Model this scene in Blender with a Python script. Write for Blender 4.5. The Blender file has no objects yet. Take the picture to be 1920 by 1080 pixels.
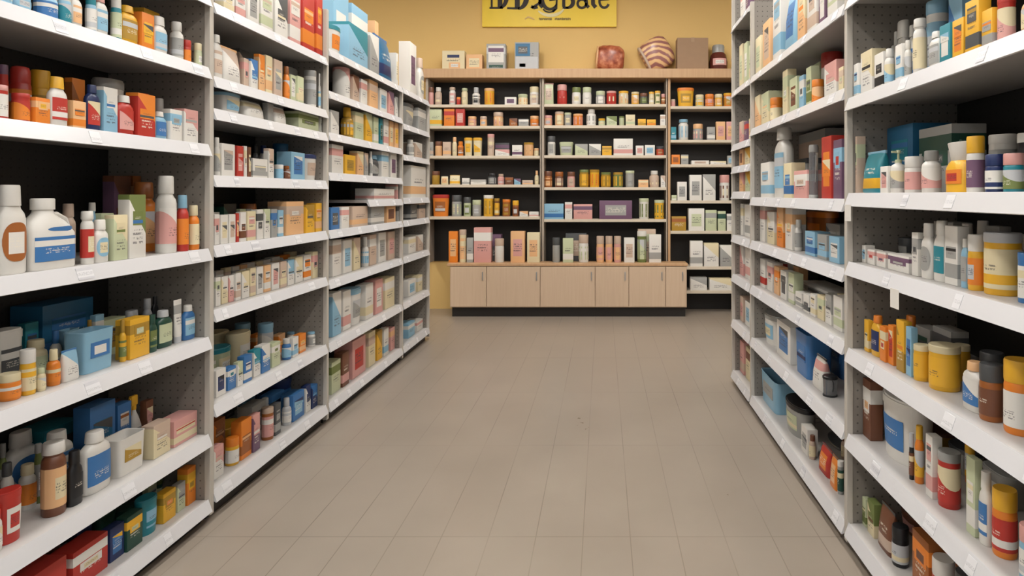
import bpy, bmesh, math, random
from mathutils import Vector, Matrix
random.seed(7)
S = bpy.context.scene
COL = S.collection
PI = math.pi
F, CX, CY, H = 1150.0, 1130.0, 365.0, 1.45      # focal length in px, principal point, eye height

# ------------------------------------------------------------------ colours
PAL = {
 'W': ('white', 'd9d6cf'), 'C': ('cream', 'd8cba6'), 'G': ('grey', '9b9b97'), 'D': ('dark grey', '4c4e50'),
 'K': ('black', '1b1c1f'), 'R': ('red', 'b3332a'), 'O': ('orange', 'dc7f2a'), 'Y': ('yellow', 'e0ab2f'),
 'M': ('mustard', 'a8832f'), 'B': ('blue', '3a70a8'), 'L': ('light blue', '86b2ca'), 'N': ('navy', '1e2f5c'),
 'T': ('teal', '25808e'), 'E': ('olive green', '6e7a44'), 'P': ('pale green', 'bcc3a0'), 'I': ('pink', 'd09a93'),
 'V': ('purple', '6d5068'), 'Z': ('brown', '6f4530'), 'A': ('amber', '9a5a28'), 'S': ('silver', 'b9bbbd'),
 'H': ('beige', 'c2ab98'), 'F': ('peach', 'deaf7f'), 'J': ('dark green', '1f473b'), 'Q': ('petrol blue', '22638a'), 'w': ('white', 'cfcfd1'), 's': ('pale grey', 'bcbcc0'),
}
def lin(h):
    v = [int(h[i:i+2], 16)/255 for i in (0, 2, 4)]
    return tuple(c/12.92 if c <= .04045 else ((c+.055)/1.055)**2.4 for c in v) + (1,)
MC = {}
def newmat(name):
    m = bpy.data.materials.new(name); m.use_nodes = True
    nt = m.node_tree; b = nt.nodes['Principled BSDF']
    return m, nt, b
def N(nt, typ, **kw):
    n = nt.nodes.new(typ)
    for k, v in kw.items(): setattr(n, k, v)
    return n
def math_(nt, op, a, b=None, clamp=False):
    n = nt.nodes.new('ShaderNodeMath'); n.operation = op; n.use_clamp = clamp
    for i, v in enumerate((a, b)):
        if v is None: continue
        if isinstance(v, (int, float)): n.inputs[i].default_value = v
        else: nt.links.new(v, n.inputs[i])
    return n.outputs[0]
def mixc(nt, fac, a, b):
    n = nt.nodes.new('ShaderNodeMix'); n.data_type = 'RGBA'
    if isinstance(fac, (int, float)): n.inputs[0].default_value = fac
    else: nt.links.new(fac, n.inputs[0])
    for i, v in ((6, a), (7, b)):
        if isinstance(v, tuple): n.inputs[i].default_value = v
        else: nt.links.new(v, n.inputs[i])
    return n.outputs[2]
def plain(c, rough=.4, metal=0., trans=0., noise=.06, scale=14):
    key = ('p', c, rough, metal, trans)
    if key in MC: return MC[key]
    m, nt, b = newmat('plain_'+c)
    rgb = lin(PAL[c][1] if c in PAL else c)
    tc = N(nt, 'ShaderNodeTexCoord'); nz = N(nt, 'ShaderNodeTexNoise'); nz.inputs['Scale'].default_value = scale
    nt.links.new(tc.outputs['Object'], nz.inputs['Vector'])
    dark = tuple(x*(1-noise*2) for x in rgb[:3])+(1,)
    nt.links.new(mixc(nt, nz.outputs[0], dark, rgb), b.inputs['Base Color'])
    b.inputs['Roughness'].default_value = rough; b.inputs['Metallic'].default_value = metal
    if trans: b.inputs['Transmission Weight'].default_value = trans
    MC[key] = m; return m
def printed(c1, c2, style=0, rough=.45):
    """printed pack surface: base colour, a block or band of a second colour and rows of small dark marks"""
    key = ('r', c1, c2, style)
    if key in MC: return MC[key]
    m, nt, b = newmat('print_%s%s%d' % (c1, c2, style))
    a1 = lin(PAL[c1][1]); a2 = lin(PAL[c2][1])
    tc = N(nt, 'ShaderNodeTexCoord'); sp = N(nt, 'ShaderNodeSeparateXYZ')
    nt.links.new(tc.outputs['Generated'], sp.inputs[0]); x, y, z = sp.outputs
    def band(v, lo, hi): return math_(nt, 'MULTIPLY', math_(nt, 'GREATER_THAN', v, lo), math_(nt, 'LESS_THAN', v, hi))
    mid = [band(z, .12, .36), band(z, .62, .86), math_(nt, 'MULTIPLY', band(z, .2, .75), band(x, .18, .82)),
           math_(nt, 'GREATER_THAN', math_(nt, 'ADD', z, math_(nt, 'MULTIPLY', x, .55)), .92)][style % 4]
    # rows of marks, like lines of print too small to read
    rows = [(.45, .6, 7), (.3, .55, 8), (.35, .62, 9), (.2, .45, 9)][style % 4]
    fr = math_(nt, 'FRACT', math_(nt, 'MULTIPLY', z, rows[2]*1.6))
    nz = N(nt, 'ShaderNodeTexNoise'); nz.inputs['Scale'].default_value = 1.0; nz.inputs['Detail'].default_value = 1
    mp = N(nt, 'ShaderNodeMapping'); mp.inputs['Scale'].default_value = (19, 19, rows[2]*1.6)
    nt.links.new(tc.outputs['Generated'], mp.inputs[0]); nt.links.new(mp.outputs[0], nz.inputs['Vector'])
    mk = math_(nt, 'MULTIPLY', band(fr, .2, .75), math_(nt, 'GREATER_THAN', nz.outputs[0], .49))
    mk = math_(nt, 'MULTIPLY', mk, math_(nt, 'MULTIPLY', band(z, rows[0], rows[1]), band(x, .2, .8)))
    ink = (.25, .25, .27, 1) if c1 in 'ws' else (.05, .045, .06, 1) if c1 in 'WCGPLYHFISO' else (.75, .7, .6, 1)
    c = mixc(nt, mid, a1, a2)
    c = mixc(nt, math_(nt, 'MULTIPLY', mk, .7), c, ink)
    nt.links.new(c, b.inputs['Base Color']); b.inputs['Roughness'].default_value = rough
    MC[key] = m; return m

def pegboard(name, rgb, axes):
    """metal panel with a grid of small round punched holes"""
    m, nt, b = newmat(name)
    tc = N(nt, 'ShaderNodeTexCoord'); sp = N(nt, 'ShaderNodeSeparateXYZ'); nt.links.new(tc.outputs['Object'], sp.inputs[0])
    d = None
    for ax in axes:
        f = math_(nt, 'SUBTRACT', math_(nt, 'FRACT', math_(nt, 'MULTIPLY', sp.outputs[ax], 30.0)), .5)
        q = math_(nt, 'MULTIPLY', f, f); d = q if d is None else math_(nt, 'ADD', d, q)
    hole = math_(nt, 'LESS_THAN', d, .014)
    nz = N(nt, 'ShaderNodeTexNoise'); nz.inputs['Scale'].default_value = 3; nt.links.new(tc.outputs['Object'], nz.inputs['Vector'])
    base = mixc(nt, nz.outputs[0], tuple(v*.85 for v in rgb)+(1,), tuple(rgb)+(1,))
    nt.links.new(mixc(nt, hole, base, tuple(v*.4 for v in rgb)+(1,)), b.inputs['Base Color'])
    b.inputs['Roughness'].default_value = .55
    return m

M_shelf = plain('bdbab7', .38, noise=.03, scale=5)
M_rail = plain('c9c9cb', .25, noise=.02, scale=6)
M_rail2 = plain('e6e4e0', .2, noise=.02, scale=6)
M_upr = plain('b9b3a9', .45, noise=.05, scale=6)
M_kick = plain('1a1b1e', .45)
M_kick2 = plain('6d665b', .6)
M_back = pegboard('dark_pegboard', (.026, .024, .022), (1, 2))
M_side = pegboard('grey_pegboard', (.27, .245, .215), (0, 2))

# ------------------------------------------------------------------ mesh helpers
def link(name, bm, m, parent=None, smooth=40):
    me = bpy.data.meshes.new(name); bm.normal_update(); bm.to_mesh(me); bm.free()
    if smooth:
        for p in me.polygons: p.use_smooth = True
        me.set_sharp_from_angle(angle=math.radians(smooth))
    if isinstance(m, (list, tuple)):
        for k in m: me.materials.append(k)
    else: me.materials.append(m)
    o = bpy.data.objects.new(name, me); COL.objects.link(o)
    if parent is not None: o.parent = parent
    return o
def empty(name, loc=(0, 0, 0), rz=0):
    o = bpy.data.objects.new(name, None); COL.objects.link(o); o.location = loc; o.rotation_euler = (0, 0, rz)
    o.empty_display_size = .05
    return o
def tag(o, label=None, cat=None, group=None, kind=None):
    if label: o['label'] = label
    if cat: o['category'] = cat
    if group: o['group'] = group
    if kind: o['kind'] = kind
    return o
def box(bm, x0, x1, y0, y1, z0, z1, bev=0.):
    mt = Matrix.Translation(((x0+x1)/2, (y0+y1)/2, (z0+z1)/2)) @ Matrix.Diagonal((x1-x0, y1-y0, z1-z0, 1))
    r = bmesh.ops.create_cube(bm, size=1, matrix=mt)
    if bev > 0:
        bmesh.ops.bevel(bm, geom=list({e for v in r['verts'] for e in v.link_edges}), offset=bev, segments=2, profile=.6, affect='EDGES')
    return bm
def B(x0, x1, y0, y1, z0, z1, bev=0.): return box(bmesh.new(), min(x0,x1), max(x0,x1), min(y0,y1), max(y0,y1), z0, z1, bev)
def se(t, a, b, n):
    c, s = math.cos(t), math.sin(t); e = 2.0/n
    return (a*math.copysign(abs(c)**e, c), b*math.copysign(abs(s)**e, s))
def loft(rings, seg=20, caps=(True, True), bm=None, off=(0, 0)):
    """rings: (z, a, b, n) superellipse sections stacked upwards"""
    bm = bm or bmesh.new(); prev = None; first = None
    for (z, a, b, n) in rings:
        vs = []
        for i in range(seg):
            x, y = se(2*PI*(i+.5)/seg, a, b, n); vs.append(bm.verts.new((x+off[0], y+off[1], z)))
        if prev:
            for i in range(seg): bm.faces.new((prev[i], prev[(i+1) % seg], vs[(i+1) % seg], vs[i]))
        else: first = vs
        prev = vs
    if caps[0]: bm.faces.new(first[::-1])
    if caps[1]: bm.faces.new(prev)
    return bm
def band(a, b, n, z0, z1, t0, t1, oval=False, cols=12, rows=5, taper=None):
    """label wrapped on a pack: angles t0..t1 (front = -90 deg)"""
    bm = bmesh.new(); g = []
    for i in range(cols+1):
        u = i/cols; t = t0+(t1-t0)*u
        k = math.sqrt(max(0.02, 1-(2*u-1)**2)) if oval else 1
        zc, hh = (z0+z1)/2, (z1-z0)/2*k; col = []
        for j in range(rows+1):
            z = zc-hh+2*hh*j/rows; s = taper(z) if taper else 1
            x, y = se(t, a*s, b*s, n); col.append(bm.verts.new((x, y, z)))
        g.append(col)
    for i in range(cols):
        for j in range(rows): bm.faces.new((g[i][j], g[i+1][j], g[i+1][j+1], g[i][j+1]))
    return bm
def tube(pts, r, seg=8, bm=None):
    bm = bm or bmesh.new(); prev = None; P = [Vector(p) for p in pts]
    for i, p in enumerate(P):
        d = (P[min(i+1, len(P)-1)]-P[max(i-1, 0)]).normalized()
        up = Vector((0, 1, 0)) if abs(d.y) < .9 else Vector((1, 0, 0))
        a = d.cross(up).normalized(); b = a.cross(d)
        vs = [bm.verts.new(p+a*math.cos(2*PI*k/seg)*r+b*math.sin(2*PI*k/seg)*r) for k in range(seg)]
        if prev:
            for k in range(seg): bm.faces.new((prev[k], vs[k], vs[(k+1) % seg], prev[(k+1) % seg]))
        else: bm.faces.new(vs)
        prev = vs
    bm.faces.new(prev[::-1]); bmesh.ops.recalc_face_normals(bm, faces=bm.faces)
    return bm

# ------------------------------------------------------------------ products
FULL = (-PI, PI)
KIND = {  # code: (object name, category, noun for labels, round?, depth ratio, cap noun)
 'b': ('bottle', 'bottle', 'round bottle', True, 1, 'cap'), 'o': ('shampoo_bottle', 'bottle', 'flat bottle', False, .55, 'cap'),
 'c': ('carton', 'box', 'carton', False, .6, ''), 'j': ('jar', 'jar', 'jar', True, 1, 'lid'),
 'n': ('canister', 'canister', 'canister', True, 1, 'lid'), 'a': ('aerosol_can', 'can', 'spray can', True, 1, 'cap'),
 't': ('squeeze_tube', 'tube', 'squeeze tube', False, .6, 'cap'), 'v': ('cream_bottle', 'bottle', 'bottle', False, .62, 'flared top'),
 'p': ('pump_bottle', 'bottle', 'pump bottle', True, 1, 'pump'), 's': ('trigger_spray_bottle', 'spray bottle', 'trigger bottle', False, .6, 'trigger'),
 'g': ('detergent_jug', 'jug', 'handled jug', False, .5, 'cap'), 'u': ('plastic_tub', 'tub', 'tub', False, .8, 'lid'),
 'C': ('slim_carton', 'box', 'slim carton', False, .6, ''), 'F': ('flat_box', 'box', 'flat box', False, .6, ''), 'k': ('storage_bin', 'bin', 'open bin', False, .7, ''), 'f': ('pouch', 'bag', 'pouch', False, .5, ''),
 'x': ('glass_pitcher', 'pitcher', 'clear pitcher', True, 1, 'lid'), 'r': ('paper_roll_pack', 'roll', 'roll', True, 1, ''),
}
def build(kind, w, d, h, col, cap, lab, root, far, style):
    a, b = w/2, d/2; seg = 12 if far else 24
    body = plain(col, .3); capm = plain(cap, .35)
    rnd = KIND[kind][3]; n = 2 if rnd else 3
    P = lambda L: [(z*h, r*a, r*b, n) for z, r in L]
    def lbl(z0, z1, m=None, t=FULL, oval=False, s=1.0, nn=None, taper=None):
        if not lab: return
        e = .0009
        o = link('label', band(a*s+e, b*s+e, nn or n, z0*h, z1*h, t[0], t[1], oval, cols=(16 if not far else 10), taper=taper), m or printed(lab, random.choice(['W', 'C', lab, lab, col if col != lab else 'C', 'S']), style), root)
    front = (-PI*.5-1.0, -PI*.5+1.0)
    if kind in 'cCF':
        link('body', box(bmesh.new(), -a, a, -b, b, 0, h, min(.0025, w*.08)), printed(col, lab or col, style), root, 30)
        if not far:
            x0 = a*random.uniform(.55, .8); z0 = h*random.uniform(.35, .6); z1 = z0+h*random.uniform(.2, .3)
            link('label', box(bmesh.new(), -x0, x0, -b-.0008, -b+.0005, z0, min(z1, h*.92)), printed(lab if lab and lab != col else 'W', cap or 'D', (style+1) % 4), root, 30)
        return
    if kind == 'k':
        n = 7; th = .004; q = .9
        rings = [(0, a*q, b*q, n), (h*.97, a*.98, b*.98, n), (h*.97, a, b, n), (h, a, b, n), (h, a-th, b-th, n), (h*.96, a*.95-th, b*.95-th, n), (.006, a*q-th, b*q-th, n)]
        link('body', loft(rings, seg+8), plain(col, .3), root)
        if lab: link('label', box(bmesh.new(), -a*.6, a*.6, -b*.955-.001, -b*.9, h*.35, h*.72), printed(lab, cap or 'D', style), root, 30)
        return
    if kind == 'f':
        rings = [(0, a*.96, b*.8, 4), (h*.06, a, b, 4), (h*.5, a*.97, b*.95, 3.2), (h*.82, a*.93, b*.5, 4), (h*.93, a*.95, b*.12, 4), (h, a*.97, b*.06, 4)]
        link('body', loft(rings, seg), printed(col, lab or col, style, .3), root)
        link('seal', box(bmesh.new(), -a*.98, a*.98, -b*.1, b*.1, h*.93, h*.999, .0005), plain(cap or col, .3), root)
        return
    if kind == 'r':
        link('body', loft(P([(0, .96), (.03, 1), (.97, 1), (1, .93)]), seg), printed(col, lab or col, 3, .55), root)
        link('core', loft([(h*.99, a*.3, b*.3, 2), (h*1.003, a*.28, b*.28, 2)], 12), plain('H'), root)
        return
    if kind == 'b':
        v = style % 3; sh = (.64, .57, .72)[v]; nk = sh+.12; cr = (.7, .58, .86)[v]
        link('body', loft(P([(0, .93), (.02, 1), (sh, 1), (sh+.05, .93), (sh+.09, .74), (nk-.01, cr*.95), (nk+.05, cr*.9)]), seg), body, root)
        link('cap', loft(P([(nk+.005, cr*1.05), (nk+.02, cr*1.1), (.985, cr*1.04), (1, cr*.93)]), seg), capm, root)
        lbl(.12, sh-.06)
    elif kind == 'o':
        v = style % 2; sh = (.68, .74)[v]; cr = (.62, .5)[v]; n = 2.6
        link('body', loft([(z*h, r*a, max(r, .7 if r > .6 else r)*b, 2.6) for z, r in [(0, .9), (.02, .98), (.3, 1), (sh-.06, .98), (sh, .88), (sh+.05, .66), (sh+.08, cr*.98), (sh+.11, cr*.95)]], seg), body, root)
        c1 = min(cr*a, b*.9)
        link('cap', loft([(h*(sh+.085), cr*a*1.06, c1, 2.2), (h*.985, cr*a*.98, c1*.93, 2.2), (h, cr*a*.9, c1*.85, 2.2)], seg), capm, root)
        lbl(.14, sh-.1, t=front, oval=(style == 2), nn=2.6)
    elif kind == 'j':
        link('body', loft(P([(0, .94), (.03, 1), (.64, 1), (.69, .95), (.72, .88)]), seg), body, root)
        link('lid', loft(P([(.7, .98), (.72, 1.0), (.97, 1.0), (1, .94)]), seg), capm, root)
        lbl(.1, .58)
    elif kind == 'n':
        link('body', loft(P([(0, .97), (.015, 1), (.85, 1)]), seg), body, root)
        link('lid', loft(P([(.84, 1.02), (.86, 1.035), (.985, 1.03), (1, .98)]), seg), capm, root)
        lbl(.1, .74, s=1.0)
    elif kind == 'a':
        link('body', loft(P([(0, .97), (.015, 1), (.68, 1), (.73, .9)]), seg), body, root)
        link('cap', loft(P([(.72, .92), (.74, .95), (.93, .92), (.985, .78), (1, .5)]), seg), capm, root)
        lbl(.08, .62)
    elif kind == 't':
        rings = [(h*.14, a*.72, b*.9, 2), (h*.2, a*.8, b*.95, 2), (h*.6, a*.9, b*.6, 2), (h*.93, a, b*.16, 3), (h, a, b*.06, 4)]
        link('body', loft(rings, seg), printed(col, lab or col, style, .35), root)
        link('cap', loft([(0, a*.68, b*.88, 2), (h*.14, a*.74, b*.94, 2), (h*.15, a*.6, b*.7, 2)], seg), capm, root)
    elif kind == 'v':
        link('body', loft([(0, a*.86, b*.9, 3), (h*.02, a*.92, b, 3), (h*.5, a*.92, b, 3), (h*.6, a*.8, b*.85, 2.5), (h*.66, a*.6, b*.7, 2)], seg), body, root)
        link('cap', loft([(h*.6, a*.6, b*.66, 2), (h*.63, a*.68, b*.75, 2), (h*.99, a, b*.85, 2.4), (h, a*.97, b*.8, 2.4)], seg), capm, root)
        if lab: link('label', band(a*.92+.001, b+.001, 3, h*.18, h*.46, front[0]+.2, front[1]-.2), printed(lab, 'R', 2), root)
    elif kind == 'p':
        link('body', loft(P([(0, .94), (.02, 1), (.58, 1), (.65, .85), (.69, .45), (.72, .4)]), seg), body, root)
        bm = loft(P([(.71, .45), (.78, .43), (.785, .16), (.93, .14), (.935, .3), (.98, .3), (1, .22)]), seg)
        box(bm, -a*.12, a*.12, -b*.95, 0, h*.94, h*.985)
        link('pump', bm, capm, root); lbl(.12, .52)
    elif kind == 's':
        link('body', loft([(0, a*.92, b*.9, 3), (h*.02, a, b, 3), (h*.42, a, b, 3), (h*.58, a*.62, b*.7, 2.4), (h*.68, a*.3, b*.34, 2), (h*.72, a*.3, b*.34, 2)], seg), body, root)
        bm = loft([(h*.71, a*.36, b*.4, 2), (h*.79, a*.36, b*.4, 2)], 12)
        box(bm, -a*.75, a*.5, -b*.4, b*.4, h*.79, h*.97, .004); box(bm, -a*.95, -a*.7, -b*.18, b*.18, h*.86, h*.94)
        link('spray_head', bm, capm, root)
        link('trigger', tube([(-a*.45, 0, h*.8), (-a*.62, 0, h*.72), (-a*.55, 0, h*.63)], min(a, b)*.12), capm, root)
        lbl(.1, .4)
    elif kind == 'g':
        cx = -a*.2
        bm = loft([(0, a*.96, b*.94, 4), (h*.03, a, b, 4), (h*.5, a, b, 4)], seg, caps=(True, False))
        r0 = [v for v in bm.verts if abs(v.co.z-h*.5) < 1e-6]; prev = r0
        for z, k, kb in ((.6, .93, .96), (.68, .78, .9), (.74, .55, .8), (.79, .4, .68), (.84, .36, .62)):
            vs = []
            for i in range(seg):
                x, y = se(2*PI*(i+.5)/seg, a*k, b*kb, 3.2-1.2*min(1, (z-.5)/.25)); vs.append(bm.verts.new((x+cx*min(1, (z-.5)/.25), y, z*h)))
            for i in range(seg): bm.faces.new((prev[i], prev[(i+1) % seg], vs[(i+1) % seg], vs[i]))
            prev = vs
        bm.faces.new(prev); link('body', bm, body, root)
        link('cap', loft([(h*.84, a*.44, b*.72, 2), (h*.985, a*.44, b*.72, 2), (h, a*.4, b*.66, 2)], seg, off=(cx, 0)), capm, root)
        link('handle', tube([(a*.02, 0, h*.76), (a*.4, 0, h*.77), (a*.78, 0, h*.7), (a*.92, 0, h*.58), (a*.9, 0, h*.46)], b*.24), body, root)
        if lab:
            link('label', band(a+.001, b+.001, 4, h*.12, h*.46, -PI*.5-.95, -PI*.5+.95), printed(lab, 'W', style), root)
            link('label', band(a*.86+.002, b*.94+.002, 3.4, h*.53, h*.6, -PI*.5-.3, -PI*.5+1.0, True), plain(lab, .4), root)
    elif kind == 'u':
        n = 3.2 if style % 2 else 2
        tp = lambda z: .86+.14*(z/h)
        link('body', loft([(0, a*.84, b*.84, n), (h*.03, a*.86, b*.86, n), (h*.86, a*.97, b*.97, n), (h*.88, a*.97, b*.97, n)], seg+4), body, root)
        link('lid', loft([(h*.84, a, b, n), (h*.97, a, b, n), (h*.97, a*.94, b*.94, n), (h, a*.92, b*.92, n)], seg+4), capm, root)
        lbl(.2, .68, t=(-PI*.5-.7, -PI*.5+.7), nn=n, taper=lambda z: (.86+.13*(z/h)/.86)*.998)
    elif kind == 'x':
        g = plain('S', .08, trans=.75)
        link('body', loft(P([(0, .85), (.02, .9), (.86, .98), (.88, .98)]), seg), g, root)
        link('lid', loft(P([(.86, 1.03), (.96, 1.03), (1, .9)]), seg), capm, root)
        link('handle', tube([(a*.95, 0, h*.8), (a*1.25, 0, h*.78), (a*1.3, 0, h*.5), (a*1.0, 0, h*.3)], a*.08), capm, root)
        link('stand', loft(P([(-.0, .99), (.06, .99), (.07, .9)]), seg), capm, root)

ITEMS = []     # (root, kind, col, cap, lab, unit, shelfname, order, size)
def make(kind, w, d, h, cols, loc, rz, unit, shelf, order, far, row):
    col = cols[0]; cap = cols[1] if len(cols) > 1 else 'W'; lab = cols[2] if len(cols) > 2 else None
    if kind == 'c': kind = 'C' if w < .062 and h > 2.1*w else ('F' if h < .62*w else 'c')
    if kind in 'cCFfrt' and len(cols) > 1: lab, cap = cols[1], (cols[2] if len(cols) > 2 else 'D')
    if kind == 't': cap = cols[2] if len(cols) > 2 else 'W'
    root = empty(KIND[kind][0], loc, rz)
    build(kind, w, d, h, col, cap, lab, root, far, random.randrange(4))
    ITEMS.append(dict(o=root, k=kind, col=col, cap=cap, lab=lab, unit=unit, shelf=shelf, order=order, w=w, h=h, row=row))
    return root

def side_row(side, XF, zs, ztop, D0b, D1b, spec, unit, shelf, setback=.03, depth=.43):
    """stock on one shelf of an aisle rack; each entry: [row]kind x0 x1 ytop colours"""
    rows = {}
    for e in spec.split(';'):
        e = e.split()
        if len(e) < 5: continue
        r = 0
        if e[0][0].isdigit(): r = int(e[0][0]); e[0] = e[0][1:]
        rows.setdefault(r, []).append((e[0], float(e[1]), float(e[2]), float(e[3]), e[4]))
    base = setback; rep = {}; lastrow = 2 if zs < .7 else (1 if zs < 1.6 else 0)
    for r in range(4):
        if r not in rows and r not in rep: continue
        its = []; base = max(base, setback+.13*r)
        for (k, x0, x1, yt, cols) in rows.get(r, []):
            u0, u1 = abs(x0-CX), abs(x1-CX)
            if u1 > u0: u0, u1 = u1, u0
            rat = KIND[k][4]; X = XF+base+(random.uniform(0, .012) if r == 0 else random.uniform(0, .02))
            if KIND[k][3]:
                uc = (u0+u1)/2; rad = .03
                for _ in range(6):
                    D = F*(X+rad)/uc; rad = 1.22*(u0-u1)/2*D*math.cos(math.atan(uc/F))/F
                w = d = 2*rad; y0, y1 = D-rad, D+rad
            else:
                w = F*X*(1/u1-1/u0)/(1+.08*F*rat/u0); d = rat*w*.9
                dm = min(.15, depth-(X-XF)-.01)
                d = min(d, dm)
                y1 = F*X/u1; y0 = y1-w
            its.append([y0, y1, X, d, k, yt, cols, None])
        for (y0, y1, d, k, cols, h) in rep.get(r, []):
            if all(min(y1, q[1])-max(y0, q[0]) < .15*min(y1-y0, q[1]-q[0]) for q in its):
                its.append([y0, y1, XF+base+random.uniform(0, .012), d, k, 0, cols, h])
        its.sort(key=lambda t: t[0]+t[1])
        for i in range(len(its)-1):
            p, q = its[i], its[i+1]
            if p[1] > q[0]-.002:
                m = (p[1]+q[0])/2; m = min(max(m, p[0]+.012), q[1]-.012); p[1] = m-.001; q[0] = m+.001
        mx = base
        for i, (y0, y1, X, d, k, yt, cols, w0) in enumerate(its):
            y0 = max(y0, D0b+.006); y1 = min(y1, D1b-.006)
            if y1-y0 < .014: continue
            w = y1-y0; yc = (y0+y1)/2
            if KIND[k][3]: d = w
            dmax = depth-(X-XF)-.008
            if dmax < .02: continue
            if d > dmax:
                d = dmax
                if KIND[k][3]: w = d
            h = w0 or (H-zs)+(CY-yt)*yc/F
            h = max(.03, min(h, ztop-zs-.045))
            if r < lastrow and k not in 'xs' and yc < 4.3 and (k not in 'c' or zs < 1.25): rep.setdefault(r+1, []).append((y0, y1, d, k, cols, h))
            if k == 'x': w *= .8; d *= .8
            mx = max(mx, X-XF+d)
            far = yc > 4.0
            make(k, w*.985, d*.985, h, cols, (side*(X+d/2), yc, zs+.0005), (PI/2 if side < 0 else -PI/2), unit, shelf, (yc if side < 0 else -yc), far, r)
        base = mx+.012

# ------------------------------------------------------------------ aisle racks
ORD = ['bottom', 'second', 'third', 'fourth', 'fifth', 'sixth', 'seventh', 'eighth', 'ninth']
def rack(side, XF, D0, D1, shelves, top, unit, label, specs, near_panel=False, tagstep=.3, depth=.45, kick=None, lip=.05):
    """shelves: list of (z) from bottom; one thing with its panels, shelves, rails and tags"""
    r = empty('gondola_shelving', (side*(XF+depth/2), (D0+D1)/2, 0)); rx, ry = r.location.x, r.location.y
    tag(r, label, 'shelving', 'shelving racks along the aisle')
    def L(x0, x1): # distances behind the lip -> local x
        a, b = side*(XF+x0)-rx, side*(XF+x1)-rx
        return min(a, b), max(a, b)
    y0, y1 = D0-ry, D1-ry
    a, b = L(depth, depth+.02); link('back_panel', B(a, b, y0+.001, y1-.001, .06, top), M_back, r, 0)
    a, b = L(.012, depth); link('side_panel', B(a, b, y1-.024, y1-.001, .03, top, .003), M_side, r, 0)
    a, b = L(-.004, .022); link('upright', B(a, b, y1-.028, y1-.0005, .03, top, .003), M_upr, r, 0)
    if near_panel:
        a, b = L(.012, depth); link('side_panel', B(a, b, y0+.001, y0+.024, .03, top, .003), M_side, r, 0)
        a, b = L(-.004, .022); link('upright', B(a, b, y0+.0005, y0+.028, .03, top, .003), M_upr, r, 0)
    a, b = L(.035, depth); link('kick_plate', B(a, b, y0+.002, y1-.03, 0, shelves[0][0]-lip+.002), kick or M_kick, r, 0)
    for i, sh in enumerate(shelves):
        z = sh[0]; ya = y0+(.0285 if near_panel else .0015); yb = y1-.029
        if len(sh) > 1: ya = sh[1]-ry
        a, b = L(.004, depth-.002)
        s = link('shelf', B(a, b, ya, yb, z-.022, z, .002), M_shelf, r, 0)
        # price rail: a channel leaning outwards below the shelf edge
        bm = bmesh.new(); c0, c1 = side*(XF+.005)-rx, side*(XF-.016)-rx; t = .004*side
        pr = [(c0, z+.003), (c0-t*.6, z+.003), (c1, z-lip), (c1+t, z-lip-.002), (c1+t*3.6, z-lip+.004), (c0+t*1.2, z-.024)]
        f0 = [bm.verts.new((x, ya, q)) for x, q in pr]; f1 = [bm.verts.new((x, yb, q)) for x, q in pr]
        k = len(pr)
        for j in range(k): bm.faces.new((f0[j], f0[(j+1) % k], f1[(j+1) % k], f1[j]))
        bm.faces.new(f0[::-1]); bm.faces.new(f1); bmesh.ops.recalc_face_normals(bm, faces=bm.faces)
        link('price_rail', bm, M_rail, s, 0)
        y = ya+random.uniform(.05, .15)
        while y < yb-.08:
            tw = random.uniform(.035, .07); th = lip*.72; e = .0012*side
            bm = bmesh.new(); q0, q1 = .14, .86
            def pt(fr, o): return (c0-t*.6+(c1-c0+t*.6)*fr-e*o, z+.003-(lip+.003)*fr)
            vs = []
            for o in (0, 1.2):
                for fr, yy in ((q0, y), (q0, y+tw), (q1, y+tw), (q1, y)):
                    x, zz = pt(fr, o); vs.append(bm.verts.new((x, yy, zz)))
            for q in ((0, 1, 2, 3), (7, 6, 5, 4), (0, 4, 5, 1), (1, 5, 6, 2), (2, 6, 7, 3), (3, 7, 4, 0)): bm.faces.new([vs[m] for m in q])
            bmesh.ops.recalc_face_normals(bm, faces=bm.faces)
            link('price_tag', bm, random.choice(TAGM), s, 0)
            y += tw+random.uniform(.5, 1.7)*tagstep
        nz = shelves[i+1][0] if i+1 < len(shelves) else z+.6
        if i in specs:
            side_row(side, XF, z, nz, D0+(.02 if near_panel else -.004) if len(sh) < 2 else sh[1], D1-.024, specs[i], unit, ORD[i] if i+1 < len(shelves) or i < 4 else 'top', setback=.02 if z > 1.2 else .05, depth=depth)
    return r
TAGM = [printed('w', 's', 2), printed('w', 'w', 2), printed('w', 'w', 3), printed('w', 'w', 1), printed('s', 'w', 2), printed('w', 's', 3)]

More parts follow.
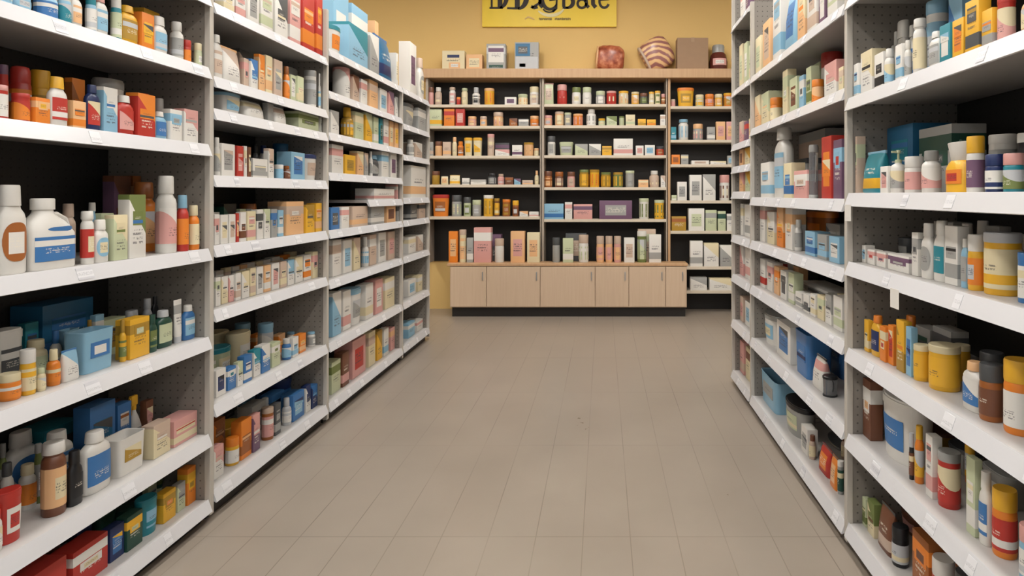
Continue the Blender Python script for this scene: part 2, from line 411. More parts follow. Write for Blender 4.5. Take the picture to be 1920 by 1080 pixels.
# px extents read from the photograph; see side_row for how they become positions and real sizes
L1 = {
 5: "o -2 27 -22 BLL;o 28 64 -20 LWL;a 66 105 -15 LWB;a 107 133 -14 LWT;o 135 157 -12 WHF;a 160 180 -10 LTW;o 181 206 -8 WIL;a 208 227 -8 TWP;o 229 264 12 YYM;c 265 290 26 OY;o 292 318 32 WWL;b 320 342 42 WWG;j 344 357 76 RRO;j 359 380 82 PCP;1c 268 300 20 YO;1b 345 364 52 CRW;1j 322 345 74 OYC",
 4: "n -20 12 160 RIW;n 20 57 176 RRO;c 59 98 184 OFY;o 95 132 145 WYR;c 136 162 190 FO;o 165 192 160 NNR;c 193 222 165 LWB;o 224 256 180 RWI;c 257 292 177 RO;o 293 316 210 LWB;c 318 342 206 WLG;c 344 372 206 WIG;1n -2 14 122 RVR;1a 20 56 125 RRO;1j 60 92 133 YYM;1c 134 160 148 AO;1u 196 246 150 WGG;1b 252 280 176 RR;1b 286 310 185 OWI",
 3: "o 3 58 347 WWA;g 62 150 372 WWB;b 150 176 396 WWR;o 178 208 412 WWL;c 212 240 403 PCE;c 241 274 365 WEB;b 294 328 330 WWI;b 332 352 366 RLO;b 353 372 385 OCC;1b -10 16 348 WLW;1c 182 214 400 PE;1b 248 290 342 OAF;1u 306 352 364 GGW;1b 116 140 382 HH;1b 162 182 380 LWG;2c 212 246 330 VZ;2c 248 285 330 AF",
 2: "j -2 36 700 OCO;j 38 66 655 YWC;b 67 84 690 CPC;b 86 114 655 OCO;f 117 152 655 WLB;k 155 218 618 LWB;b 222 237 600 YME;c 239 281 596 YMP;o 282 297 590 JJE;o 299 328 582 JSP;t 330 346 562 WGS;o 348 370 572 BWL;1u -6 52 618 WWD;1b 48 86 637 CCP;1b 95 114 620 WBW;1k 120 150 618 LBW;1c 178 196 590 LW;1c 192 236 597 PM;2c 74 176 565 QBQ;2c 46 73 605 TB;1b 268 284 560 SS;1o 288 300 556 KK",
 1: "b -14 4 955 WRW;u 4 52 918 RRW;b 76 124 828 ZWF;o 128 160 845 KKK;o 164 216 808 WWB;k 221 276 815 WCM;c 286 320 792 CHW;c 323 372 780 ICR;1b 2 24 868 WDG;1b 28 74 870 WCO;1b 42 72 832 EGG;1c 166 217 756 BQ;1c 219 250 756 BWA;1s 246 272 738 WYG;1c 270 288 750 ZIC;1c 325 371 738 IRW;2c 76 178 796 TJ;2c 120 164 830 GLG;2f 255 310 716 DE",
 0: "c 30 126 1068 VRK;c 133 203 1016 RWC;c 205 234 985 NBY;c 236 268 962 JYP;u 270 304 932 TTL;c 305 330 920 YMO;c 332 348 905 PG;c 350 376 876 OYM;1u 60 130 1030 ZZR;1u 178 226 962 JJ;1u 228 262 950 JJ;1u 292 348 900 JEP",
}
L2 = {
 7: "c 418 440 -20 WC;c 441 462 -20 WIG;c 463 486 -18 WG;c 488 512 -16 WPH;c 514 540 -14 WDC;c 542 564 -12 IWH;c 566 590 -10 ROF;c 592 613 -6 ROY",
 6: "o 402 420 66 WWH;f 421 455 90 WHF;c 457 468 110 HI;c 469 484 112 WBL;c 485 497 103 FOC;c 498 511 105 CFW;c 513 530 113 HGC;b 531 542 125 OAO;c 544 556 141 PW;c 557 570 144 PCH;n 572 591 133 WGG;b 592 602 138 WWL;b 603 612 141 WWG;1c 446 486 98 HD;1u 536 578 128 GGW",
 5: "u 421 458 160 WLL;f 462 500 190 WC;k 502 514 186 GW;f 516 540 196 WH;c 556 598 210 PE;c 600 613 214 WG",
 4: "b 400 412 258 WWG;c 413 441 270 WGH;c 444 457 274 RIR;c 458 464 274 WC;c 465 471 276 ZC;c 472 502 298 WGC;c 503 514 279 WH;j 515 530 309 LWL;b 531 543 311 ZAZ;c 544 572 286 LBW;u 574 609 290 WNH;1b 473 484 272 DKW;1b 487 500 273 WNW;1n 514 538 270 QQT",
 3: "c 402 412 402 WI;c 413 428 403 WC;c 429 442 402 WH;c 443 449 400 RF;c 450 462 398 WZ;c 463 480 396 CIW;c 481 494 393 WD;c 495 507 392 WP;c 508 520 392 GB;c 521 532 394 LW;c 534 570 378 FHW;c 572 590 384 YM;c 591 608 381 YFO;1c 418 444 382 JK;1j 450 478 382 AAO;1b 511 526 376 IHW",
 2: "c 404 414 520 WP;c 415 428 518 CW;c 429 440 516 IW;c 441 452 512 WH;c 453 468 508 WC;c 469 480 502 CH;c 481 494 500 WG;c 495 508 497 FW;c 509 524 493 WI;c 525 538 490 HC;c 539 552 487 WL;c 553 568 482 WC;c 569 584 478 WO;c 585 600 472 CI",
 1: "c 404 424 692 WNK;c 426 443 688 BWT;c 445 456 678 WP;c 457 473 666 BWN;c 475 489 655 WTL;c 490 507 646 BWL;c 509 526 642 PWE;b 528 545 635 BWL;c 547 560 632 WL;c 561 574 626 OFY;b 576 590 622 WLG;c 592 606 616 LW;1u 406 444 650 PTC;1u 446 480 622 CCW;1n 486 510 606 LLW",
 0: "c 400 420 836 WIH;j 422 447 820 YOW;c 449 472 786 OAF;c 474 488 776 VIW;n 489 512 764 AHI;c 513 527 756 DG;b 529 545 746 SSW;c 547 571 736 BLN;c 573 583 722 WN;c 584 598 722 NBL;c 600 612 680 WC;1u 420 468 796 YYM;1c 470 500 756 GD;1u 526 584 708 NNB;1c 566 590 690 FH",
}
L3 = {
 8: "u 620 647 50 WTO;c 650 690 52 LTW;c 692 711 66 GWL;f 712 739 70 QNB;c 741 759 100 WCG;1c 622 654 -26 LWI;1c 656 690 -22 LWI;1c 700 728 24 FOC;1c 729 748 0 LTB",
 7: "r 620 655 118 WI;c 657 674 142 HZ;c 676 689 150 WIH;c 691 709 152 FHC;c 711 726 168 WLG;c 728 739 172 IVH;c 740 752 182 WG",
 6: "c 619 636 208 WG;b 638 661 192 MYY;c 663 682 211 PC;c 684 698 210 YP;c 700 710 220 PW;c 712 718 222 TJ;c 719 729 222 WIR;c 730 738 222 FC;c 739 752 226 FY",
 5: "c 620 644 272 WIH;c 645 667 291 YMF;c 669 682 284 FCY;c 683 691 287 GH;b 692 698 284 WWG;o 699 713 292 DLG;c 714 729 285 WLG;c 731 744 284 WVI;c 746 757 288 HW",
 4: "c 696 740 354 WI;c 742 757 346 IWD",
 3: "c 619 637 368 BDL;c 639 655 362 WIH;c 658 690 346 HFW;c 693 721 386 GW;c 723 742 383 FZO;c 744 757 384 GD",
 2: "c 622 640 450 WH;c 642 660 450 WL;c 662 676 446 CH;b 678 690 444 WWL;c 692 706 440 HW;c 708 724 436 WG;c 726 744 434 HI",
 1: "c 622 640 548 LW;c 642 658 545 WI;u 660 682 540 WLG;c 684 700 532 WC;c 702 718 524 IW;c 720 740 520 CW",
 0: "c 620 639 676 PEZ;c 641 655 660 ZI;c 658 686 634 IRW;c 690 704 622 CH;c 706 717 620 YM;c 719 729 616 WL;c 731 744 614 IF",
}
L4 = {
 7: "c 767 781 82 WVI;1c 756 762 90 DG;o 788 797 110 WHG",
 6: "u 758 780 195 GDG;c 782 800 205 GW",
 5: "b 763 775 262 WWG;c 777 792 268 HW",
 4: "c 766 800 312 WFZ",
 3: "c 768 782 384 DG;c 784 800 380 HD",
 2: "c 764 780 444 WC;c 782 798 440 HW",
 1: "c 764 780 524 WL;c 782 798 516 CW",
 0: "c 764 778 604 LW;c 780 796 600 WI",
}
R1 = {
 5: "c 1588 1611 120 WLN;c 1613 1637 96 WCK;c 1639 1658 100 WK;b 1660 1676 92 WWL;c 1678 1694 84 WLB;b 1696 1712 76 WWG;b 1714 1736 36 WWC;o 1738 1759 60 WWG;c 1761 1783 46 TWL;c 1785 1808 36 YO;c 1809 1838 0 YDM;c 1839 1868 18 YGO;n 1870 1908 -6 RRI;o 1910 1936 -10 FFC;1n 1588 1612 84 OZO;1o 1640 1672 60 WWG;1o 1673 1696 40 WWG;1o 1698 1713 48 WWB;1n 1740 1776 4 WLL;1c 1778 1806 -14 BL;1c 1614 1632 84 OR",
 4: "c 1594 1608 256 HP;f 1612 1648 284 TYL;c 1650 1666 312 WI;p 1672 1697 282 WPG;j 1699 1729 294 WWI;b 1731 1762 283 WGI;v 1764 1811 267 YWO;j 1813 1848 256 WYV;j 1850 1882 290 NNW;j 1884 1918 288 TIE;1c 1611 1628 238 LW;1b 1796 1812 262 JJE;1n 1858 1904 253 WWG;1n 1911 1950 250 KWK;1c 1630 1720 236 QTB;1c 1722 1792 238 GJ",
 3: "c 1590 1606 452 WI;c 1608 1624 460 WL;c 1626 1641 468 WIR;c 1643 1662 472 WIV;c 1664 1708 478 WVG;c 1709 1722 436 WG;o 1723 1744 419 WWG;o 1746 1769 414 WWT;c 1771 1797 424 WGK;o 1799 1814 448 LWG;j 1816 1848 440 YWO;n 1850 1910 436 YSC;n 1912 1950 474 BBW;1u 1664 1702 446 DDG;1b 1590 1612 418 GDG;1c 1750 1790 416 GW",
 2: "c 1620 1629 600 YC;o 1630 1647 592 YON;c 1649 1662 612 OCR;c 1664 1676 610 ORC;c 1680 1696 601 MYO;c 1698 1711 613 LBN;n 1715 1744 646 YCY;n 1746 1796 646 YCY;o 1798 1836 678 WFB;j 1838 1882 682 ADZ;j 1886 1938 674 OYW;1b 1632 1650 568 KK;1c 1716 1746 614 GJ;1c 1748 1786 616 GD;1j 1840 1880 660 DD",
 1: "c 1613 1634 712 ZWF;u 1636 1704 742 WWB;j 1706 1716 812 KSZ;b 1716 1733 798 OYY;c 1735 1756 816 WI;n 1759 1806 846 RGR;c 1811 1829 858 PWC;o 1831 1857 884 WWB;j 1860 1912 916 OYR;j 1914 1950 985 LIW;1b 1690 1712 790 DK;1u 1716 1760 802 MZY;1u 1764 1812 836 GDG;1u 1830 1890 880 GGW",
 0: "f 1597 1612 906 PT;c 1614 1624 934 PEC;c 1626 1640 940 CEZ;f 1642 1671 950 ZH;j 1674 1705 986 KKS;c 1710 1746 1004 AOZ;j 1750 1790 1046 RWZ;j 1794 1836 1074 RDW;1u 1618 1666 912 NNB;1u 1668 1718 962 ZZI;1u 1722 1776 1000 DZD;1c 1588 1612 900 GD",
}
R2 = {
 6: "c 1414 1428 70 CP;c 1430 1446 40 FH;c 1449 1466 -20 WLG;f 1468 1492 -24 LBW;c 1495 1511 -26 FCO;c 1513 1533 -30 WH;c 1535 1549 -32 VWL;c 1551 1572 -36 PWC",
 5: "c 1414 1426 180 FC;c 1427 1443 174 CPF;j 1446 1466 184 OOC;c 1467 1478 132 CPW;c 1480 1496 146 PZC;c 1498 1508 142 LW;c 1511 1522 126 PE;j 1524 1543 150 FOO;c 1545 1571 117 WIH;c 1572 1582 126 CHP;1c 1514 1540 122 EP;1n 1543 1577 92 RRW",
 4: "c 1426 1446 305 WLG;o 1447 1467 240 WWL;c 1469 1486 306 CBL;c 1488 1517 320 IWH;x 1518 1538 272 CGR;c 1540 1561 256 ROC;c 1562 1580 262 VLR;1c 1490 1516 298 DG;2c 1468 1560 238 GH",
 3: "c 1422 1436 385 WI;c 1438 1454 397 CW;c 1456 1470 389 OFY;c 1472 1489 391 WFC;b 1491 1507 412 WWG;c 1509 1530 434 LBW;c 1532 1552 440 GL;c 1554 1576 444 LW;1u 1500 1545 396 AOO;1c 1548 1578 420 DG",
 2: "c 1412 1424 478 IW;c 1425 1436 486 WR;c 1438 1450 492 WI;c 1451 1462 500 FOW;c 1463 1476 508 WD;c 1478 1490 512 PW;c 1491 1505 548 WG;c 1506 1518 552 WD;c 1519 1530 552 WC;c 1532 1546 554 CP;c 1547 1560 552 WG;c 1562 1581 556 WPG;1c 1500 1560 536 WG",
 1: "u 1422 1454 588 WGL;c 1456 1486 606 WB;k 1488 1518 622 BNB;f 1520 1542 668 WI;x 1544 1580 704 KKG;1u 1500 1566 656 WDG",
 0: "c 1412 1421 662 HZ;k 1424 1460 704 LGG;u 1462 1500 752 GKP;c 1502 1516 800 WG;b 1518 1530 816 HZC;f 1532 1552 838 RO;f 1554 1568 856 OF;n 1571 1583 864 GWJ;1c 1474 1526 798 WG;1u 1540 1580 852 DDG",
}
R3 = {
 8: "c 1388 1396 -20 WI;c 1398 1404 -20 VW",
 7: "c 1386 1393 84 CP;c 1395 1402 80 PW;c 1404 1410 84 PC",
 6: "c 1386 1393 228 IH;c 1395 1402 228 VR;c 1404 1409 222 CF",
 5: "c 1386 1394 270 FZ;c 1396 1407 268 CY",
 4: "c 1386 1395 318 FI;c 1397 1407 316 PY",
 3: "c 1386 1394 382 WC;c 1396 1408 384 WG",
 2: "c 1386 1395 456 IW;c 1397 1408 460 WI",
 1: "c 1386 1395 556 HI;c 1397 1408 566 WL",
 0: "c 1387 1396 640 IH;c 1398 1408 652 CZ",
}
XL, XR = 1.74, 1.0
rack(-1, XL, 1.50, 2.74, [(z,) for z in (.10, .39, .82, 1.21, 1.67, 2.01, 2.33)], 2.8, 'near left rack', 'nearest white rack on the left, reaching out of the frame, six stocked shelves', L1, near_panel=True)
rack(-1, XL, 2.74, 3.89, [(z,) for z in (.125, .505, .93, 1.22, 1.535, 1.835, 1.98, 2.31)], 2.62, 'second left rack', 'second rack on the left, between the nearest one and the blue packs', L2)
rack(-1, XL, 3.89, 5.34, [(.12,), (.5,), (.9,), (1.22,), (1.41, 4.55), (1.59,), (1.845,), (2.11,), (2.38,)], 2.36, 'third left rack', 'third rack on the left, tall light blue packs on its top shelf', L3)
rack(-1, XL, 5.34, 6.16, [(z,) for z in (.12, .5, .9, 1.22, 1.42, 1.80, 2.07, 2.38)], 2.36, 'last left rack', 'last short rack on the left, ending beside the back wall shelves', L4)
rr = rack(1, XR, 1.22, 2.53, [(z,) for z in (.11, .474, .824, 1.175, 1.454, 1.84, 2.25)], 2.8, 'near right rack', 'nearest white rack on the right, reaching out of the frame', R1, near_panel=True, kick=M_kick2)
for yy, z0, z1 in ((2.05, 1.07, 1.135), (2.44, 1.345, 1.41)):   # small white cards hanging from the shelf edges
    a = XR-.024-rr.location.x
    link('hanging_card', B(a-.001, a, yy-rr.location.y-.03, yy-rr.location.y+.03, z0, z1), printed('W', 'W', 1), rr, 0)
rack(1, XR, 2.53, 4.15, [(z,) for z in (.10, .49, .84, 1.14, 1.43, 1.89, 2.24)], 2.75, 'middle right rack', 'middle rack on the right, tall red and purple cartons at eye level', R2, kick=M_kick2)
rack(1, XR, 4.15, 4.75, [(z,) for z in (.10, .49, .84, 1.14, 1.47, 1.66, 1.83, 2.24, 2.74)], 3.2, 'last right rack', 'last narrow rack on the right, its pale end post against the yellow wall', R3, kick=M_kick2)

# ------------------------------------------------------------------ back wall unit
DB = 7.5
def bx(px, D=DB): return (px-CX)*D/F
def bz(py, D=DB): return H-(py-CY)*D/F
M_blk = plain('1c1714', .6)
M_wood = None
def woodmat(name, c1, c2):
    m, nt, b = newmat(name)
    tc = N(nt, 'ShaderNodeTexCoord'); mp = N(nt, 'ShaderNodeMapping'); mp.inputs['Scale'].default_value = (30, 30, 1.6)
    nz = N(nt, 'ShaderNodeTexNoise'); nz.inputs['Scale'].default_value = 1.4; nz.inputs['Detail'].default_value = 5
    nt.links.new(tc.outputs['Object'], mp.inputs[0]); nt.links.new(mp.outputs[0], nz.inputs['Vector'])
    nt.links.new(mixc(nt, nz.outputs[0], lin(c1), lin(c2)), b.inputs['Base Color']); b.inputs['Roughness'].default_value = .42
    return m
M_wood = woodmat('light_wood', 'b08a64', 'c9a67f'); M_wood2 = woodmat('pale_wood', 'bfa58b', 'cfb89e')
def bay(x0, x1, ys, label, ybot, drop_left=None, unitname=''):
    r = empty('wall_shelving', (bx((x0+x1)/2), DB+.16, 0)); rx, ry = r.location.x, r.location.y
    tag(r, label, 'shelving', 'shelving bays on the back wall')
    X0, X1 = bx(x0)-rx, bx(x1)-rx; y0, y1 = DB-ry, DB+.3-ry; zb = bz(ybot); zt = bz(147)
    link('back_panel', B(X0, X1, y1-.015, y1, zb, zt), M_blk, r, 0)
    link('upright', B(X0, X0+.03, y0, y1-.016, zb, zt, .003), M_wood if x0 > 1200 else M_upr2, r, 0)
    link('upright', B(X1-.012, X1, y0+.01, y1-.016, zb, zt), M_upr2, r, 0)
    for yy in ys: link('shelf', B(X0+.031, X1-.013, y0-.004, y1-.016, bz(yy)-.035, bz(yy), .003), M_shelf2, r, 0)
    return r
M_upr2 = plain('a89b8c', .5); M_shelf2 = plain('d3c6b2', .45)
bay(798, 1014, (196, 236, 292, 346, 406), 'left bay of the dark shelves on the back wall', 494)
bay(1015.5, 1251, (195, 235, 291, 351, 411), 'middle bay of the dark shelves on the back wall', 494)
bay(1252.5, 1386, (199, 262, 308, 376, 433, 500, 545), 'right bay of the dark back wall shelves, running down to the floor', 588)
def back_row(ybase, spec, unit, shelf, ytop, D=DB):
    zs = bz(ybase) if D == DB else bz(ybase, DC); zt = bz(ytop); rows = {}
    for e in spec.split(';'):
        e = e.split(); r = 0
        if len(e) < 5: continue
        if e[0][0].isdigit(): r = int(e[0][0]); e[0] = e[0][1:]
        rows.setdefault(r, []).append((e[0], float(e[1]), float(e[2]), float(e[3]), e[4]))
    for r in rows:
        for (k, x0, x1, yt, cols) in sorted(rows[r], key=lambda t: t[1]):
            Dr = D+.02+.13*r; w = (x1-x0)*Dr/F*.97; d = min(w*KIND[k][4], .12)
            if KIND[k][3]: w = d
            h = (H-zs)+(CY-yt)*Dr/F; h = max(.03, min(h, zt-zs-.05))
            make(k, w, d, h, cols, (bx((x0+x1)/2, Dr), Dr+d/2, zs+.0005), 0, unit, shelf, (x0+x1)/2, True, r)
BL, BM, BR = 'back wall left bay', 'back wall middle bay', 'back wall right bay'
back_row(196, "j 802 812 163 IZ;b 814 827 163 HWH;b 841 853 163 WHI;j 855 863 182 RO;b 864 876 165 CPC;b 884 899 163 WSK;n 903 929 165 YFO;c 946 968 182 WV;j 970 989 176 CPF;j 992 1010 162 WCH", BL, 'top', 147)
back_row(236, "c 805 828 205 PYE;c 832 852 200 OR;c 854 871 200 RI;j 876 892 218 IFF;j 899 912 218 FHF;j 919 947 210 FHI;c 955 970 222 AZ;c 972 991 223 GW;j 993 1010 217 OFO", BL, 'fourth', 196)
back_row(292, "c 803 812 266 GH;j 814 828 265 FZ;c 830 845 266 HF;b 847 856 257 CFC;b 857 868 265 OOA;u 869 885 258 CYY;u 886 903 258 CYY;n 913 926 251 HIH;c 928 955 280 WI;c 960 979 272 WVG;n 981 1000 267 FMF;j 1001 1010 278 CFC;1c 928 955 268 DV", BL, 'third', 236)
back_row(346, "j 808 823 321 MZ;f 826 840 330 CF;f 842 862 328 CYM;c 866 880 334 WG;c 882 911 337 WG;j 913 930 325 DKG;b 932 945 326 IHI;c 947 962 332 ZA;c 964 976 335 LV;c 979 999 338 HF;b 1002 1010 320 CFC", BL, 'second', 292)
back_row(406, "u 808 841 365 ORA;j 844 865 366 GDP;j 868 882 370 PDE;j 884 901 375 GPG;n 905 924 366 YWM;n 926 936 372 ZMY;n 941 956 374 AOM;j 960 972 376 AYZ;c 974 990 396 WF;c 992 1010 397 WI", BL, 'bottom', 346)
back_row(195, "f 1019 1038 155 PHI;j 1041 1066 158 RIR;j 1072 1089 163 WEW;j 1092 1109 163 WPW;j 1117 1135 170 GPW;n 1137 1156 170 RIR;n 1158 1181 170 CYF;n 1184 1199 172 YCF;j 1200 1215 174 DZE;n 1217 1227 172 CYC;n 1228 1239 170 CYE;j 1240 1248 176 AIA", BM, 'top', 147)
back_row(235, "j 1019 1035 216 FII;n 1040 1057 209 FHC;n 1058 1071 211 GPG;n 1074 1093 213 OFI;b 1098 1119 204 WWG;j 1122 1135 222 PYP;c 1137 1157 218 PE;n 1161 1171 218 PE;c 1173 1191 215 CPE;c 1196 1211 223 YM;c 1213 1230 224 YO;c 1238 1248 215 WH", BM, 'fourth', 195)
back_row(291, "j 1026 1041 255 WDG;u 1048 1075 266 PPG;c 1078 1102 270 PG;c 1104 1127 270 GW;c 1129 1147 274 YM;c 1150 1187 260 WIG;c 1192 1207 273 WI;c 1209 1228 272 WL;j 1230 1246 274 RDA", BM, 'third', 235)
back_row(351, "j 1019 1035 321 AZF;j 1040 1056 322 ZAH;j 1063 1078 322 IZH;n 1086 1104 318 MEY;n 1105 1124 318 YMO;n 1126 1146 323 MEY;n 1148 1170 323 EMY;n 1173 1190 320 GPG;c 1197 1216 337 FC;b 1218 1237 320 HWH;c 1239 1248 329 WH", BM, 'second', 291)
back_row(411, "c 1020 1057 382 LBW;c 1059 1073 379 WI;c 1075 1111 383 IVH;c 1123 1186 376 VGV;n 1193 1223 372 WPE;n 1227 1247 375 YPE", BM, 'bottom', 351)
back_row(199, "j 1258 1267 186 IH;u 1270 1303 164 YOM;j 1305 1321 177 PCY;j 1323 1340 176 OOI;j 1341 1356 176 YCF;n 1358 1374 174 OYM", BR, 'top', 147)
back_row(262, "c 1258 1268 238 TL;b 1271 1294 223 WLL;j 1296 1324 232 GFI;c 1326 1341 238 GW;c 1343 1360 228 FI;c 1362 1376 228 IF", BR, 'second', 199)
back_row(308, "c 1259 1275 290 OA;c 1277 1291 290 GC;c 1296 1330 301 WH;c 1332 1362 302 WC;c 1364 1376 292 GL", BR, 'third', 262)
back_row(376, "c 1259 1269 366 PW;c 1270 1288 341 WG;c 1293 1316 328 WG;c 1318 1342 327 WG;j 1345 1375 328 WIZ", BR, 'fourth', 308)
back_row(433, "c 1259 1287 406 MA;c 1291 1321 391 WPC;c 1323 1344 394 PG;c 1346 1361 396 PJ;c 1363 1376 401 WG", BR, 'fifth', 376)
back_row(500, "c 1294 1318 452 WG;c 1320 1348 456 WC;c 1350 1374 460 GW", BR, 'sixth', 433)
back_row(545, "c 1294 1326 520 WG;c 1330 1372 522 WC", BR, 'seventh', 500)
# wooden cap board over the three bays
capb = link('cornice_board', B(bx(785), bx(1390), DB-.05, DB+.3, bz(147), bz(130), .004), M_wood, None, 0)
tag(capb, 'long wooden top board capping the dark back wall shelves', 'board')
# counter
DC = 7.25
cr = empty('base_cabinet', (bx(1046, DC), DC+.12, 0)); cx_, cy_ = cr.location.x, cr.location.y
tag(cr, 'long pale wooden counter cabinet at the foot of the back wall shelves', 'cabinet')
def cxl(px): return bx(px, DC)-cx_
zc = bz(494, DC); zk = bz(577, DC)
link('body', B(cxl(843), cxl(1288), .02-.12, .24-.12, zk, zc-.03), M_wood2, cr, 0)
link('counter_top', B(cxl(838), cxl(1290), -.125, DB-.004-cy_, zc-.03, zc, .004), M_wood, cr, 0)
link('plinth', B(cxl(846), cxl(1286), .05-.12, .24-.12, 0, zk), M_blk, cr, 0)
ed = (844, 912, 1013, 1116, 1179, 1248, 1287)
for i in range(6):
    dd = link('door', B(cxl(ed[i])+.004, cxl(ed[i+1])-.004, -.12, -.101, zk+.01, zc-.04, .003), M_wood2, cr, 0)
    link('handle', B(cxl(ed[i+1])-.05, cxl(ed[i+1])-.038, -.132, -.12, zc-.2, zc-.1, .002), plain('S', .3, .8), dd, 0)
back_row(494, "c 841 858 434 OF;n 860 873 431 CHF;c 875 887 446 GW;c 888 921 427 IWL;j 926 944 448 WH;c 957 984 434 FI;c 988 1012 436 CF;j 1035 1050 446 GD;c 1055 1075 447 PW;j 1084 1104 441 WHP;j 1118 1133 443 FHI;j 1135 1149 443 FHI;j 1151 1165 443 IHF;c 1170 1190 446 WH;n 1195 1213 434 EWP;c 1217 1240 440 WG;1c 900 940 440 DV;1c 1060 1100 438 DH;1c 1196 1230 430 HP", 'wooden counter at the back', '', 411, DC+.08)

# things on top of the cap board
zt = bz(130)
def topc(px0, px1, ytop, c, lab, style, label, D=DB+.06, dep=.12, name='carton', cat='box', c2='D'):
    w = (px1-px0)*D/F; h = (130-ytop)*D/F
    r = empty(name, (bx((px0+px1)/2, D), D+dep/2, zt+.0005))
    link('body', box(bmesh.new(), -w/2, w/2, -dep/2, dep/2, 0, h, .004), printed(c, lab, style), r, 0)
    tag(r, label, cat, 'things on the wooden top board'); return r, w, h, dep
def patch(r, x0, x1, z0, z1, y, m, name='label'): return link(name, B(x0, x1, y-.0015, y+.001, z0, z1), m, r, 0)
r, w, h, d = topc(829, 871, 93, 'C', 'C', 0, 'small cream box with dark print at left end of the top board')
patch(r, -w*.42, w*.42, h*.58, h*.86, -d/2, printed('C', 'N', 2)); patch(r, -w*.2, w*.3, h*.1, h*.4, -d/2, printed('F', 'W', 2))
r, w, h, d = topc(874, 904, 100, 'F', 'C', 2, 'low peach coloured box blending into the yellow wall')
r, w, h, d = topc(912, 948, 80, 'G', 'S', 1, 'narrow grey and lilac printed box standing on the top board')
patch(r, -w*.4, w*.4, h*.3, h*.92, -d/2, printed('W', 'V', 1)); patch(r, -w*.36, w*.36, h*.04, h*.2, -d/2, printed('J', 'G', 0))
r, w, h, d = topc(965, 1010, 77, 'G', 'G', 2, 'square grey box with dark upper panel on the top board', dep=.08)
patch(r, -w*.46, w*.14, h*.5, h*.95, -d/2, printed('Q', 'D', 2)); patch(r, -w*.46, w*.46, h*.06, h*.48, -d/2, plain('S')); patch(r, -w*.3, -w*.05, h*.12, h*.24, -d/2, plain('D'))
r = empty('plain_carton', (bx(1299, DB+.05), DB+.14, zt+.0005)); w = 58*(DB+.05)/F; h = 61*(DB+.05)/F
link('body', B(-w/2, w/2, -.09, .09, 0, h, .003), plain('9d7f63', .7), r, 0); link('tape', B(-.02, .02, -.0915, .0915, h-.05, h+.001), plain('a88a6c', .4), r, 0)
tag(r, 'plain square tan cardboard box on the wooden top board', 'box', 'things on the wooden top board')
# jar at the right
r = empty('jar', (bx(1350, DB+.05), DB+.16, zt+.0005)); s = 35*(DB+.05)/F/2; h = 50*(DB+.05)/F
link('body', loft([(0, s*.88, s*.88, 2), (h*.04, s*.96, s*.96, 2), (h*.35, s, s, 2), (h*.62, s*.85, s*.85, 2), (h*.72, s*.62, s*.62, 2)], 24), plain('5e2c24', .15), r)
link('label', band(s*1.0+.003, s*1.0+.003, 2, h*.2, h*.45, -PI*.75, -PI*.25), printed('I', 'W', 2), r)
link('lid', loft([(h*.7, s*.66, s*.66, 2), (h*.95, s*.66, s*.66, 2), (h, s*.58, s*.58, 2)], 24), plain('G', .25), r)
tag(r, 'round dark red jar with grey lid beside the plain tan box', 'jar', 'things on the wooden top board')
r = empty('jar', (bx(1378, DB+.05), DB+.1, zt+.0005))
for nm, rg, m in (('body', [(0, .036, .036, 2), (.11, .04, .04, 2), (.125, .03, .03, 2)], printed('Y', 'E', 0)), ('lid', [(.12, .038, .038, 2), (.155, .038, .038, 2)], plain('M'))):
    link(nm, loft(rg, 16), m, r)
tag(r, 'little yellow jar at the right end of the wooden top board', 'jar', 'things on the wooden top board')
def mottled(name, a, b_, c, sc=9, wave=False):
    m, nt, b = newmat(name); tc = N(nt, 'ShaderNodeTexCoord')
    if wave:
        t = N(nt, 'ShaderNodeTexWave'); t.inputs['Scale'].default_value = sc; t.inputs['Distortion'].default_value = 5; t.inputs['Detail'].default_value = 3
        t.wave_type = 'RINGS'; t.rings_direction = 'SPHERICAL'
    else:
        t = N(nt, 'ShaderNodeTexNoise'); t.inputs['Scale'].default_value = sc; t.inputs['Detail'].default_value = 4
    nt.links.new(tc.outputs['Object'], t.inputs['Vector'])
    rp = N(nt, 'ShaderNodeValToRGB'); e = rp.color_ramp.elements
    e[0].position = .3; e[0].color = lin(a); e[1].position = .7; e[1].color = lin(c); k = rp.color_ramp.elements.new(.5); k.color = lin(b_)
    nt.links.new(t.outputs[0] if not wave else t.outputs['Fac'], rp.inputs[0]); nt.links.new(rp.outputs[0], b.inputs['Base Color'])
    b.inputs['Roughness'].default_value = .28
    return m
